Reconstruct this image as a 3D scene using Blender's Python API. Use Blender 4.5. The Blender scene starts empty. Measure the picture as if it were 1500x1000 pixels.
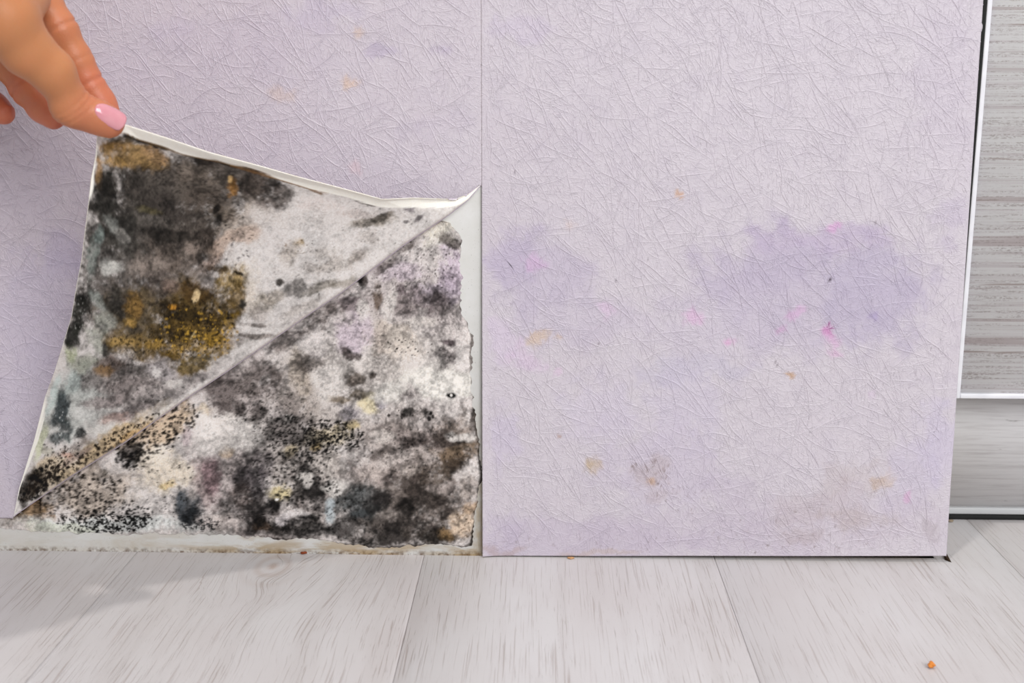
import bpy, math, random
import numpy as np
from mathutils import Vector, Matrix

# ------------------------------------------------------------------ camera, world, lights, exposure
W, H = 1500, 1000
FPX, PITCH, YAW, ROLL = 1775.7, 0.210814, 0.022671, -0.002488
CAM = np.array([0.0, -0.7381, 0.30])
scene = bpy.context.scene
C = scene.collection

def _rot(v, ax, a):
    return v * np.cos(a) + np.cross(ax, v) * np.sin(a) + ax * (ax @ v) * (1 - np.cos(a))
_F, _R, _U = np.array([0, 1., 0]), np.array([1., 0, 0]), np.array([0, 0, 1.])
_F, _R = _rot(_F, np.array([0, 0, 1.]), YAW), _rot(_R, np.array([0, 0, 1.]), YAW)
_F, _U = _rot(_F, _R, -PITCH), _rot(_U, _R, -PITCH)
_R, _U = _rot(_R, _F, ROLL), _rot(_U, _F, ROLL)

cam_data = bpy.data.cameras.new('camera')
cam = bpy.data.objects.new('camera', cam_data)
C.objects.link(cam)
cam.matrix_world = Matrix(((_R[0], _U[0], -_F[0], CAM[0]), (_R[1], _U[1], -_F[1], CAM[1]),
                           (_R[2], _U[2], -_F[2], CAM[2]), (0, 0, 0, 1)))
cam_data.sensor_width = 36.0
cam_data.lens = FPX / W * 36.0
cam_data.clip_start = 0.01
cam_data.dof.use_dof = True
cam_data.dof.focus_distance = 0.745
cam_data.dof.aperture_fstop = 9.0
scene.camera = cam

world = bpy.data.worlds.new('room_light')
scene.world = world
world.use_nodes = True
world.node_tree.nodes['Background'].inputs[0].default_value = (0.97, 0.98, 1.0, 1)
world.node_tree.nodes['Background'].inputs[1].default_value = 0.47

def area_light(name, loc, target, size, power, col, size_y=None, shape='RECTANGLE'):
    l = bpy.data.lights.new(name, 'AREA')
    l.shape = shape
    l.size = size
    if size_y: l.size_y = size_y
    l.energy = power
    l.color = col
    o = bpy.data.objects.new(name, l)
    o.location = loc
    o.rotation_euler = (Vector(target) - Vector(loc)).to_track_quat('-Z', 'Y').to_euler()
    C.objects.link(o)
    return o
area_light('ceiling_lamp', (-0.10, -0.42, 2.45), (0, -0.1, 0), 0.07, 13, (1.0, 0.97, 0.93), shape='DISK')
area_light('front_fill', (1.0, -2.3, 1.7), (0.0, 0, 0.15), 1.6, 62, (0.97, 0.985, 1.0), 1.5)  # broad soft fill added from the front right

scene.view_settings.view_transform = 'Standard'
scene.view_settings.look = 'None'
scene.view_settings.gamma = 1.0
scene.view_settings.use_curve_mapping = False
scene.view_settings.exposure = 0.17

# ------------------------------------------------------------------ helpers
def ray(px, py):
    return _F + _R * ((px - 750) / FPX) - _U * ((py - 500) / FPX)
def at(px, py, axis, val):
    d = ray(px, py)
    return CAM + d * ((val - CAM[axis]) / d[axis])
def wall_pt(px, py, s=0.0):                 # point at distance s in front of the wall plane (y = 0)
    return at(px, py, 1, -s)
def floor_pt(px, py):
    return at(px, py, 2, 0.0)
def to_px(P):                               # (N,3) -> photo pixels
    v = np.asarray(P) - CAM
    z = v @ _F
    return 750 + FPX * (v @ _R) / z, 500 - FPX * (v @ _U) / z
def lin(c):
    if isinstance(c, str):
        c = [int(c[i:i + 2], 16) for i in (0, 2, 4)]
    c = np.asarray(c, float) / 255
    return np.where(c <= 0.04045, c / 12.92, ((c + 0.055) / 1.055) ** 2.4)

def mesh_np(name, V, Fq, smooth=True):
    V = np.ascontiguousarray(V, np.float32)
    Fq = np.ascontiguousarray(Fq, np.int32)
    n = Fq.shape[1]
    me = bpy.data.meshes.new(name)
    me.vertices.add(len(V)); me.vertices.foreach_set('co', V.ravel())
    me.loops.add(Fq.size); me.loops.foreach_set('vertex_index', Fq.ravel())
    me.polygons.add(len(Fq))
    me.polygons.foreach_set('loop_start', np.arange(0, Fq.size, n, dtype=np.int32))
    me.update(calc_edges=True)
    me.validate()
    if smooth:
        me.polygons.foreach_set('use_smooth', np.ones(len(me.polygons), bool))
    return me
def colour(me, rgb, name='paint'):
    a = me.color_attributes.new(name, 'FLOAT_COLOR', 'POINT')
    c = np.ones((len(rgb), 4), np.float32); c[:, :3] = rgb
    a.data.foreach_set('color', c.ravel())
def add(name, me, mats, parent=None):
    o = bpy.data.objects.new(name, me)
    C.objects.link(o)
    for m in (mats if isinstance(mats, (list, tuple)) else [mats]):
        me.materials.append(m)
    if parent: o.parent = parent
    return o
def tag(o, label, cat, group=None):
    o['label'] = label; o['category'] = cat
    if group: o['group'] = group
    return o
def grid_faces(nu, nv):
    i = np.arange(nu * nv).reshape(nu, nv)
    return np.stack([i[:-1, :-1], i[1:, :-1], i[1:, 1:], i[:-1, 1:]], -1).reshape(-1, 4)
def boxes(name, blist, mat, parent=None, bevel=0.0):
    V, Fs = [], []
    for (x0, x1, y0, y1, z0, z1) in blist:
        b = len(V)
        V += [(x0, y0, z0), (x1, y0, z0), (x1, y1, z0), (x0, y1, z0), (x0, y0, z1), (x1, y0, z1), (x1, y1, z1), (x0, y1, z1)]
        Fs += [[b + k for k in f] for f in ((0, 3, 2, 1), (4, 5, 6, 7), (0, 1, 5, 4), (1, 2, 6, 5), (2, 3, 7, 6), (3, 0, 4, 7))]
    o = add(name, mesh_np(name, V, Fs, smooth=False), mat, parent)
    if bevel:
        m = o.modifiers.new('bevel', 'BEVEL'); m.width = bevel; m.segments = 2
    return o

# node material helper
class NM:
    def __init__(s, name, rough=0.7, spec=0.3):
        s.m = bpy.data.materials.new(name); s.m.use_nodes = True
        s.t = s.m.node_tree; s.b = s.t.nodes['Principled BSDF']
        s.b.inputs['Roughness'].default_value = rough
        s.b.inputs['Specular IOR Level'].default_value = spec
    def n(s, typ, **kw):
        n = s.t.nodes.new(typ)
        for k, v in kw.items():
            if k.startswith('i_'):
                n.inputs[k[2:].replace('_', ' ')].default_value = v
            else:
                setattr(n, k, v)
        return n
    def l(s, a, b): s.t.links.new(a, b)
    def coord(s, kind='Object', scale=(1, 1, 1), loc=(0, 0, 0), rot=(0, 0, 0)):
        tc = s.n('ShaderNodeTexCoord'); mp = s.n('ShaderNodeMapping')
        mp.inputs['Scale'].default_value = scale; mp.inputs['Location'].default_value = loc
        mp.inputs['Rotation'].default_value = rot
        s.l(tc.outputs[kind], mp.inputs['Vector']); return mp.outputs[0]
    def noise(s, vec, scale, detail=4, rough=0.55, dist=0.0):
        n = s.n('ShaderNodeTexNoise'); s.l(vec, n.inputs['Vector'])
        n.inputs['Scale'].default_value = scale; n.inputs['Detail'].default_value = detail
        n.inputs['Roughness'].default_value = rough; n.inputs['Distortion'].default_value = dist
        return n.outputs['Fac']
    def ramp(s, fac, stops, interp='LINEAR'):
        r = s.n('ShaderNodeValToRGB'); r.color_ramp.interpolation = interp
        e = r.color_ramp.elements
        while len(e) < len(stops): e.new(0.5)
        for k, (p, c) in enumerate(stops):
            e[k].position = p
            e[k].color = (c, c, c, 1) if np.isscalar(c) else (*c, 1)
        s.l(fac, r.inputs[0]); return r.outputs[0]
    def mix(s, fac, a, b, mode='MIX'):
        m = s.n('ShaderNodeMix', data_type='RGBA', blend_type=mode)
        for k, v in ((0, fac), (6, a), (7, b)):
            if hasattr(v, 'is_output'): s.l(v, m.inputs[k])
            elif k == 0: m.inputs[0].default_value = v
            else: m.inputs[k].default_value = (*v, 1)
        return m.outputs[2]
    def math(s, op, a, b=0.0):
        m = s.n('ShaderNodeMath', operation=op)
        for k, v in ((0, a), (1, b)):
            if hasattr(v, 'is_output'): s.l(v, m.inputs[k])
            else: m.inputs[k].default_value = v
        return m.outputs[0]
    def bump(s, h, dist, strength=1.0, prev=None):
        b = s.n('ShaderNodeBump'); b.inputs['Distance'].default_value = dist
        b.inputs['Strength'].default_value = strength
        s.l(h, b.inputs['Height'])
        if prev is not None: s.l(prev, b.inputs['Normal'])
        return b.outputs[0]
    def attr(s, name='paint'):
        a = s.n('ShaderNodeAttribute', attribute_name=name); return a.outputs['Color']
    def out(s, col, normal=None):
        if hasattr(col, 'is_output'): s.l(col, s.b.inputs['Base Color'])
        else: s.b.inputs['Base Color'].default_value = (*col, 1)
        if normal is not None: s.l(normal, s.b.inputs['Normal'])
        return s.m

# ------------------------------------------------------------------ stains: rasters laid out in wall millimetres, sampled by the meshes
def vnoise(h, w, cell, rng):
    gh, gw = int(h / cell) + 3, int(w / cell) + 3
    g = rng.random((gh, gw)).astype(np.float32)
    y = np.arange(h) / cell; x = np.arange(w) / cell
    yi, xi = y.astype(int), x.astype(int)
    fy, fx = (y - yi), (x - xi)
    fy = (fy * fy * (3 - 2 * fy)).astype(np.float32)[:, None]; fx = (fx * fx * (3 - 2 * fx)).astype(np.float32)[None]
    a = g[yi][:, xi]; b = g[yi][:, xi + 1]; c = g[yi + 1][:, xi]; d = g[yi + 1][:, xi + 1]
    return (a * (1 - fx) + b * fx) * (1 - fy) + (c * (1 - fx) + d * fx) * fy
def fbm(h, w, cell, rng, octv=4, gain=0.55):
    r = np.zeros((h, w), np.float32); amp, tot = 1.0, 0.0
    for o in range(octv):
        r += amp * vnoise(h, w, max(cell, 1.01), rng); tot += amp
        amp *= gain; cell /= 2
    return r / tot
def sstep(a, b, x):
    t = np.clip((x - a) / (b - a), 0, 1); return t * t * (3 - 2 * t)

class Stain:
    def __init__(s, x0, y0, w, h, base, seed, warp=9):
        s.x0, s.y0, s.w, s.h = x0, y0, w, h
        rng = np.random.default_rng(seed); s.rng = rng
        s.Y, s.X = np.mgrid[y0:y0 + h, x0:x0 + w].astype(np.float32)
        s.img = np.tile(lin(base).astype(np.float32), (h, w, 1))
        s.wx = (fbm(h, w, 34, rng, 5, 0.62) - 0.5) * warp * 5
        s.wy = (fbm(h, w, 34, rng, 5, 0.62) - 0.5) * warp * 5
        s.fine = fbm(h, w, 7, rng, 3, 0.8) - 0.5
        s.mid = fbm(h, w, 22, rng, 4, 0.65) - 0.5
        s.tex = fbm(h, w, 3.6, rng, 2, 0.9) - 0.5
        s.big = fbm(h, w, 60, rng, 4, 0.6) - 0.5
    def apply(s, m, col, sl=None):
        c = lin(col).astype(np.float32)
        if sl is None: s.img += (c - s.img) * m[..., None]
        else: s.img[sl] += (c - s.img[sl]) * m[..., None]
    def blob(s, x, y, rx, ry, col, a=0.8, rot=0, soft=0.45, grain=1.0, warp=1.0):
        R = max(rx, ry) * 1.6 + 30
        i0, i1 = int(max(0, y - R - s.y0)), int(min(s.h, y + R - s.y0)); j0, j1 = int(max(0, x - R - s.x0)), int(min(s.w, x + R - s.x0))
        if i1 <= i0 or j1 <= j0: return
        sl = (slice(i0, i1), slice(j0, j1))
        k = warp * min(1.0, 0.25 + min(rx, ry) / 40)
        dx = s.X[sl] + s.wx[sl] * k - x; dy = s.Y[sl] + s.wy[sl] * k - y
        c, n = math.cos(math.radians(rot)), math.sin(math.radians(rot))
        u = (dx * c + dy * n) / rx; v = (-dx * n + dy * c) / ry
        d = np.sqrt(u * u + v * v)
        f = sstep(1.45, 0.30, d)
        nz_ = s.mid[sl] * 1.5 + s.fine[sl] * 0.8 + s.tex[sl] * 0.35
        m = f * 1.12 + grain * nz_ * np.sqrt(np.clip(f * (1.25 - 0.55 * f), 0, 1)) - 0.06
        mk = sstep(0.0, 1.0, m) * a
        s.apply(mk, col, sl)
    def dots(s, n, x, y, rx, ry, r0, r1, col, a=0.9, rot=0, core=0.6):
        c, q = math.cos(math.radians(rot)), math.sin(math.radians(rot))
        for _ in range(n):
            t = s.rng.random() * 6.283; r = s.rng.random() ** core
            u, v = r * rx * math.cos(t), r * ry * math.sin(t)
            px, py = x + u * c - v * q, y + u * q + v * c
            rad = r0 + (r1 - r0) * s.rng.random() ** 2.2
            R = int(rad * 2 + 3)
            i0, i1 = int(max(0, py - R - s.y0)), int(min(s.h, py + R - s.y0)); j0, j1 = int(max(0, px - R - s.x0)), int(min(s.w, px + R - s.x0))
            if i1 <= i0 or j1 <= j0: continue
            sl = (slice(i0, i1), slice(j0, j1))
            e = 0.65 + 0.6 * s.rng.random()
            d = np.hypot((s.X[sl] - px) * e, (s.Y[sl] - py) / e) / rad + s.fine[sl] * 0.7
            s.apply(sstep(1.35, 0.75, d) * a, col, sl)
    def line(s, pts, wid, col, a=0.8, rag=1.0):
        pts = np.array(pts, float)
        d = np.full((s.h, s.w), 1e9, np.float32)
        k = 0.16 * rag
        X = s.X + s.wx * k; Y = s.Y + s.wy * k
        for p, q in zip(pts[:-1], pts[1:]):
            e = q - p; t = np.clip(((X - p[0]) * e[0] + (Y - p[1]) * e[1]) / (e @ e), 0, 1)
            d = np.minimum(d, np.hypot(X - p[0] - t * e[0], Y - p[1] - t * e[1]))
        s.apply(sstep(1.4, 0.4, d / wid + (s.fine * 1.6 + s.mid) * rag) * a, col)
    def mottle(s, amt, pepper=0.5, calm=0.5):
        n = np.zeros((s.h, s.w), np.float32)
        for cell, w in ((46, .34), (22, .34), (11, .38), (5.5, .44), (2.8, .50)):
            n += (vnoise(s.h, s.w, cell, s.rng) - 0.5) * w
        lum = s.img.mean(2)
        amt = amt * np.clip(calm + (1 - calm) * (0.62 - lum) * 3.0, calm, 1.1)
        s.img *= np.exp(np.clip(n * 2.1 - 0.10, -1.5, 0.30) * amt)[..., None]
        l2 = s.img.mean(2)
        s.img *= (np.clip(l2, 0.01, 1) / 0.45)[..., None] ** np.where(l2 < 0.45, 0.20, 0.0)[..., None]
        t = fbm(s.h, s.w, 3.2, s.rng, 2, 0.9) - 0.5
        clus = sstep(-0.06, 0.12, fbm(s.h, s.w, 40, s.rng, 4, 0.6) - 0.5)
        dark = np.clip(0.25 + (0.55 - lum) * 1.6, 0, 1) * clus
        s.img *= (1 - pepper * sstep(0.10, 0.26, t) * dark)[..., None]
        np.clip(s.img, 0.004, 0.93, out=s.img)
    def sample(s, px, py):
        refl = lambda q, n: np.clip(n - np.abs(np.mod(q, 2 * n) - n), 0, n)
        x = refl(px - s.x0, s.w - 1.02); y = refl(py - s.y0, s.h - 1.02)
        xi, yi = x.astype(int), y.astype(int); fx, fy = (x - xi)[:, None], (y - yi)[:, None]
        I = s.img
        return (I[yi, xi] * (1 - fx) + I[yi, xi + 1] * fx) * (1 - fy) + (I[yi + 1, xi] * (1 - fx) + I[yi + 1, xi + 1] * fx) * fy

# ================================================================== THE SETTING
# ---- floor: laminate planks running towards the wall
m = NM('whitewashed_oak_laminate', 0.42, 0.35)
uv = m.coord('UV')
fine = m.noise(m.coord('UV', (900, 16, 1)), 1, 2, 0.6, 0.2)
fine2 = m.noise(m.coord('UV', (1700, 60, 1)), 1, 2, 0.6)
broad = m.noise(m.coord('UV', (48, 2.6, 1)), 1, 4, 0.6, 0.4)
cloud = m.noise(m.coord('UV', (14, 6, 1)), 1, 3, 0.5)
col = m.ramp(cloud, [(0.3, lin('c1bbba')), (0.7, lin('cac7c7'))])
col = m.mix(m.ramp(broad, [(0.50, 0.0), (0.72, 0.6)]), col, lin('b9b3b1'))
g1 = m.ramp(fine, [(0.34, 1.0), (0.43, 0.0)])
g1 = m.math('MULTIPLY', g1, m.ramp(broad, [(0.32, 0.25), (0.6, 1.0)]))
col = m.mix(m.math('MULTIPLY', g1, 0.55), col, lin('9c8e88'))
g2 = m.ramp(fine2, [(0.27, 1.0), (0.36, 0.0)])
g2 = m.math('MULTIPLY', g2, m.ramp(broad, [(0.35, 0.15), (0.6, 0.9)]))
col = m.mix(m.math('MULTIPLY', g2, 0.6), col, lin('8d7f78'))
ka = m.attr('knot')
col = m.mix(m.math('MULTIPLY', ka, 0.6), col, lin('a28a7c'))
nb = m.bump(m.math('ADD', g1, g2), -0.0003, 0.5)
PLANK = m.out(col, nb)
# the dark end grain / underlay seen in joints
UNDERLAY = NM('dark_underlay', 0.9, 0.1).out(lin('4a4038'))

PW = 0.1876
floor = boxes('floor', [(-1.6, 1.6, -1.6, 0.35, -0.03, -0.0095)], UNDERLAY)
floor['kind'] = 'structure'
XE = 0.2605                                               # corner of the wall
KNOT = floor_pt(400, 829)
def plank(x0, y0, y1, seed, knot=False):
    rng = np.random.default_rng(seed)
    g = 0.0002; b = 0.00022
    x1 = x0 + PW
    xs = np.array([x0 + g, x0 + g, x0 + g + b] + list(np.linspace(x0 + g + b, x1 - g - b, 110 if knot else 4))[1:-1] + [x1 - g - b, x1 - g, x1 - g])
    if x0 < XE < x1: xs = np.sort(np.concatenate([xs, [XE - .004, XE - .00399]]))
    zs = np.array([-0.009, -b * 0.9, 0] + [0] * (len(xs) - 6) + [0, -b * 0.9, -0.009])
    ys = np.linspace(y0, y1, 500 if knot else 12)
    V = np.zeros((len(xs), len(ys), 3)); V[..., 0] = xs[:, None]; V[..., 1] = ys[None]; V[..., 2] = zs[:, None]
    if x0 < XE < x1: V[..., 1] = np.where(xs[:, None] < XE - .003995, np.minimum(V[..., 1], 0.0045), V[..., 1])
    me = mesh_np('plank', V.reshape(-1, 3), grid_faces(len(xs), len(ys)), smooth=False)
    P = V.reshape(-1, 3)
    u = P[:, 0].copy(); v = P[:, 1].copy()
    if knot:                                             # grain flows round the knot
        dx, dy = (u - KNOT[0]), (v - KNOT[1])
        r = np.sqrt((dx / 0.014) ** 2 + (dy / 0.022) ** 2)
        u = np.where(r < 3, u - dx * 0.9 * np.exp(-r * 0.9) + 0.010 * np.exp(-(r - 1.0) ** 2 * 1.4), u)
        u = u - 0.011 * np.exp(-((dx - 0.02) / 0.045) ** 2) * np.sin(np.clip((dy + 0.03) * 22, -2.2, 1.5))
        kn = np.clip(np.cos(r * 9) * 0.6 + 0.2, 0, 1) * np.exp(-(r / 1.1) ** 2) + np.exp(-(r / 0.22) ** 2)
        colour(me, np.repeat(np.clip(kn, 0, 1)[:, None], 3, 1), 'knot')
    u = u + rng.random() * 7; v = v + rng.random() * 9
    uvl = me.uv_layers.new(name='grain')
    idx = np.zeros(len(me.loops), np.int32); me.loops.foreach_get('vertex_index', idx)
    uvl.data.foreach_set('uv', np.stack([u, v], -1)[idx].astype(np.float32).ravel())
    o = add('plank', me, PLANK, floor)
    return o
X0 = -0.0733
for k in range(-7, 8):
    x0 = X0 + k * PW
    if abs(x0) > 1.45: continue
    end = 0.0045 if x0 + PW < 0.25 else 0.34
    j = [0.30, 0.62, 0.44, 0.75, 0.36, 0.55, 0.68][k % 7]
    plank(x0, -j - 0.9, end if not (-0.1 < x0 < 0.25 and x0 + PW > 0.25) else 0.34, 100 + k, knot=(k == -1))

# ---- wall: plaster core that ends at the corner (right), the alcove goes on behind it
XE = 0.2605                                               # corner of the wall
XS = -0.0350                                              # seam between the two wallpaper sheets
m = NM('old_white_plaster', 0.85, 0.2)
co = m.coord('Object')
col = m.ramp(m.noise(co, 60, 5, 0.6), [(0.3, lin('efeee8')), (0.7, lin('f8f7f4'))])
sep = m.n('ShaderNodeSeparateXYZ'); m.l(co, sep.inputs[0])
damp = m.ramp(m.noise(m.coord('Object', (22, 1, 90)), 1, 4, 0.65, 0.4), [(0.42, 0.0), (0.58, 1.0)])
low = m.ramp(sep.outputs['Z'], [(0.0, 1.0), (0.020, 0.0)])
side = m.ramp(m.math('ADD', sep.outputs['X'], 0.5), [(0.20, 0.25), (0.32, 1.0)])
rust = m.math('MULTIPLY', m.math('MULTIPLY', damp, low), side)
col = m.mix(m.math('MULTIPLY', rust, 0.8), col, lin('b9975a'))
edge = m.math('MULTIPLY', m.ramp(m.math('ADD', sep.outputs['X'], 0.5), [(0.456, 0.0), (0.463, 1.0)]), m.ramp(sep.outputs['Z'], [(0.015, 1.0), (0.11, 0.0)]))
edge = m.math('MULTIPLY', edge, m.ramp(m.noise(m.coord('Object', (160, 1, 60)), 1, 4, 0.65), [(0.35, 0.1), (0.6, 1.0)]))
col = m.mix(m.math('MULTIPLY', edge, 0.8), col, lin('c2a56e'))
nearfloor = m.ramp(sep.outputs['Z'], [(0.0, 1.0), (0.0028, 0.0)])
col = m.mix(m.math('MULTIPLY', nearfloor, m.ramp(m.noise(co, 300, 3), [(0.42, 0.0), (0.62, 0.9)])), col, lin('6b4a28'))
spk = m.ramp(m.noise(co, 900, 2), [(0.66, 0.0), (0.72, 1.0)])
col = m.mix(m.math('MULTIPLY', spk, 0.35), col, lin('6b6455'))
nb = m.bump(m.noise(co, 420, 4, 0.6), 0.00012, 0.6)
PLASTER = m.out(col, nb)
wall = boxes('wall_back', [(-1.6, XS + 0.004, 0.0, 0.34, -0.002, 1.6), (XS + 0.004, XE - 0.0055, 0.0012, 0.34, 0.0075, 1.6)], PLASTER)
wall['kind'] = 'structure'
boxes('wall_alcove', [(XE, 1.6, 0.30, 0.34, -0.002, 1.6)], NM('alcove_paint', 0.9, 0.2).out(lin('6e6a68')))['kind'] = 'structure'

# ---- mould-eaten render left on the wall, a thin skin with a ragged rim
FOLD = np.array([(-60, 806), (20, 756), (23, 753), (104, 697), (182, 648), (216, 624), (267, 587), (330, 545), (392, 502), (455, 458), (500, 428), (596, 355), (655, 316), (686, 292), (703, 272)], float)
mw = Stain(0, 250, 760, 580, 'cfc9c6', 11)
B = mw.blob
# soft grounds
for a in [(620,420,120,60,'c4bdbc',.7),(560,520,130,60,'d3cdc8',.7),(640,560,70,28,'dedbd4',.9),(345,625,55,42,'dcd6d1',.9),
          (650,335,34,18,'dcd8cc',.9,-35),(240,692,48,30,'d8cdbd',.9),(235,630,60,28,'c0ab92',.9,-30),(130,720,70,40,'b3a699',.85,-10),
          (45,748,40,26,'8f7350',.9,-25),(170,768,150,14,'d5d8d6',.9),(90,772,60,9,'c9cdbd',.7),(345,565,60,45,'8d8380',.75,-30),(400,590,60,45,'a59c99',.7),
          (345,690,48,50,'9d9290',.75),(300,705,24,60,'92807f',.75,-15),(430,640,70,40,'8f8782',.65),(460,690,60,40,'a79f97',.6),
          (600,660,95,45,'8d827c',.75),(600,735,110,62,'6a605a',.92),(590,780,110,30,'57504c',.92),(540,690,45,22,'a89d98',.7),
          (380,755,70,40,'6d6462',.8),(420,780,80,18,'8b827f',.6),(480,735,50,40,'837a76',.6),(670,650,34,42,'6e5c48',.9),(520,735,38,34,'5d6162',.85)]: B(*a)
for a in [(600,440,95,46,'968d8b',.55),(520,470,50,50,'a39a98',.5),(450,560,60,60,'989089',.55),(560,560,60,40,'b0a8a2',.45),(650,470,40,50,'9d9594',.5),(620,620,80,30,'948a85',.55),(480,610,60,30,'8c837c',.5),(430,720,50,50,'6a625f',.5)]: B(*a)
# lilac and warm tints
for a in [(515,490,26,36,'bfb0bf',.6),(668,390,26,36,'b7a8b9',.7),(585,395,40,16,'bfb2bd',.6),(640,430,45,20,'a79bab',.6),(580,505,46,30,'d2c7bb',.7),
          (545,590,15,20,'d9cda6',.75),(480,640,36,18,'c3b591',.6),(515,622,12,9,'c0aa66',.6),(430,658,12,12,'bfae80',.5),(410,715,20,16,'cfc08d',.7),(330,660,10,10,'cdb28e',.5),
          (245,708,16,7,'c9ae6d',.6),(310,690,16,40,'8a7076',.6,-15),(275,640,9,14,'8d7880',.5),(300,600,12,10,'cfbfa5',.6),(440,545,16,42,'9b8f80',.6,-4),
          (385,770,14,10,'99744e',.7),(465,655,8,6,'b59b60',.6),(630,640,50,14,'857a77',.6)]: B(*a)
# dark growths
D = '4d4541'
for a in [(662,352,24,9,'564f4b',.85,15),(692,395,7,24,'4e4845',.7),(598,362,16,6,'5d524b',.7,-35),(565,388,26,7,'4f453f',.75,-35),(530,408,9,13,'38302c',.9),(552,437,9,26,'5a4a3b',.85),
          (515,442,26,10,'6b6063',.75),(605,437,50,20,'7a706f',.75),(642,447,22,20,'625959',.75),(585,425,14,9,'6c6064',.7),(470,467,38,14,'5c524e',.75,-35),(420,500,40,12,'6a605c',.7,-36),(506,516,8,14,'4a403c',.85,-20),(520,524,7,8,'463d3a',.85),
          (660,500,16,6,'53454a',.85),(652,520,22,16,'5f5858',.75),(693,460,6,20,'6f6868',.6),(545,548,8,7,'4b413b',.85),(514,555,20,12,'6c6056',.8),(526,576,18,9,'52493c',.85),(500,582,18,7,'7c6b52',.7),
          (555,500,14,26,'8d827c',.5),(560,588,10,10,'8b8796',.6),(515,605,16,18,'6c6870',.7),(600,575,22,12,'8b8080',.6),(625,605,9,6,'2e2a27',.9),(600,605,11,7,'3d3a37',.85),
          (330,575,26,36,'625957',.8,-25),(380,555,36,24,'574f4c',.75,-35),(345,600,26,12,'5a5250',.85),(400,560,12,22,'4e4643',.6),(384,600,12,16,'4a4341',.8),(420,590,20,22,'6d6561',.6),(450,530,20,16,'7b716c',.6),
          (420,628,46,24,'575150',.65),(384,640,10,14,'4b4644',.7),(455,640,30,14,'3a3634',.65),(440,670,30,16,'514b48',.6),(380,672,28,20,'625b5c',.75),(372,698,30,26,'4a4549',.8),
          (445,700,18,30,'2b2827',.8),(462,720,16,26,'1f1d1d',.85),(400,735,14,12,'141313',.95),(372,745,20,40,'2d2928',.85),(355,725,14,22,'574b47',.7),(400,770,36,14,'2a2624',.85,10),(455,770,36,18,'2c2927',.85),(448,756,16,6,'121111',.9),
          (195,664,20,20,'2f2a27',.8),(188,640,16,9,'5a4f44',.6),(276,742,34,26,'3b4147',.92,30),(285,752,18,18,'23272b',.8),(300,765,22,7,'45464a',.7),(262,735,10,16,'50565c',.6),
          (552,662,30,10,'4b4340',.75),(600,648,30,10,'5d5351',.65),(600,648,13,9,'37302d',.8),(660,642,44,10,'3f3733',.85,-6),(697,615,8,22,'3b332e',.8),(672,682,26,16,'3d332a',.85),(640,690,22,18,'564b42',.7),
          (600,712,24,28,'4b433f',.8),(625,722,30,26,'3f3834',.8),(595,746,20,14,'2c2826',.85),(545,735,22,18,'3e3b3a',.7),(525,755,18,10,'33383b',.7),(572,700,14,14,'3b3331',.7),(556,728,16,10,'322d2c',.75),(660,715,9,8,'2c2624',.85),
          (560,790,50,14,'3a3634',.85),(640,785,40,16,'453e38',.85),(500,775,24,16,'3d3a39',.75),(655,750,12,16,'4d443f',.7),(575,772,18,10,'2b2827',.7)]: B(*a)
# pale patches standing between them
for a in [(640,562,60,22,'e2dfd9',.85),(570,572,26,16,'dcd9d3',.8),(480,555,22,30,'d9d4d0',.7),(490,712,18,14,'dbd7d2',.9),(452,705,9,9,'d5d0cb',.8),(420,740,12,16,'c9c2bf',.8),(436,752,22,8,'d5d0ce',.85),(415,758,14,10,'c9c3c4',.7),(447,697,14,8,'d8d3cd',.8),
          (680,638,22,8,'cfcac5',.9),(575,672,34,10,'c1b8b3',.75,-12),(545,690,26,10,'b9aea8',.7,-10),(600,685,16,8,'b3a9a2',.6),(645,712,20,9,'9f9590',.7),(690,712,18,16,'9c928b',.75),(682,768,22,32,'cdb9a4',.9,15),(690,745,14,12,'bba187',.7),(652,786,14,15,'8b704c',.7),
          (570,752,18,8,'9d948e',.7),(540,785,10,8,'8f8783',.6),(483,748,7,20,'a9b2b6',.85),(300,640,18,34,'dfdad6',.8),(350,640,36,22,'dcd7d3',.8),(326,765,34,14,'cfc4bf',.7),(310,790,30,9,'d5d3cf',.7),(420,612,9,8,'c9c4c0',.7),
          (620,470,24,10,'d0cac4',.6),(680,520,12,20,'d2cdca',.7),(570,445,12,26,'d4cfca',.7),(530,455,9,20,'d6d2cd',.6),(465,500,14,24,'d2ccca',.6),(230,670,20,16,'ddd5c8',.7),(282,720,9,16,'c9bfb9',.5),(545,655,14,6,'c4bbb6',.6),(560,640,20,10,'ccc5bf',.6)]: B(*a)
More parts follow.
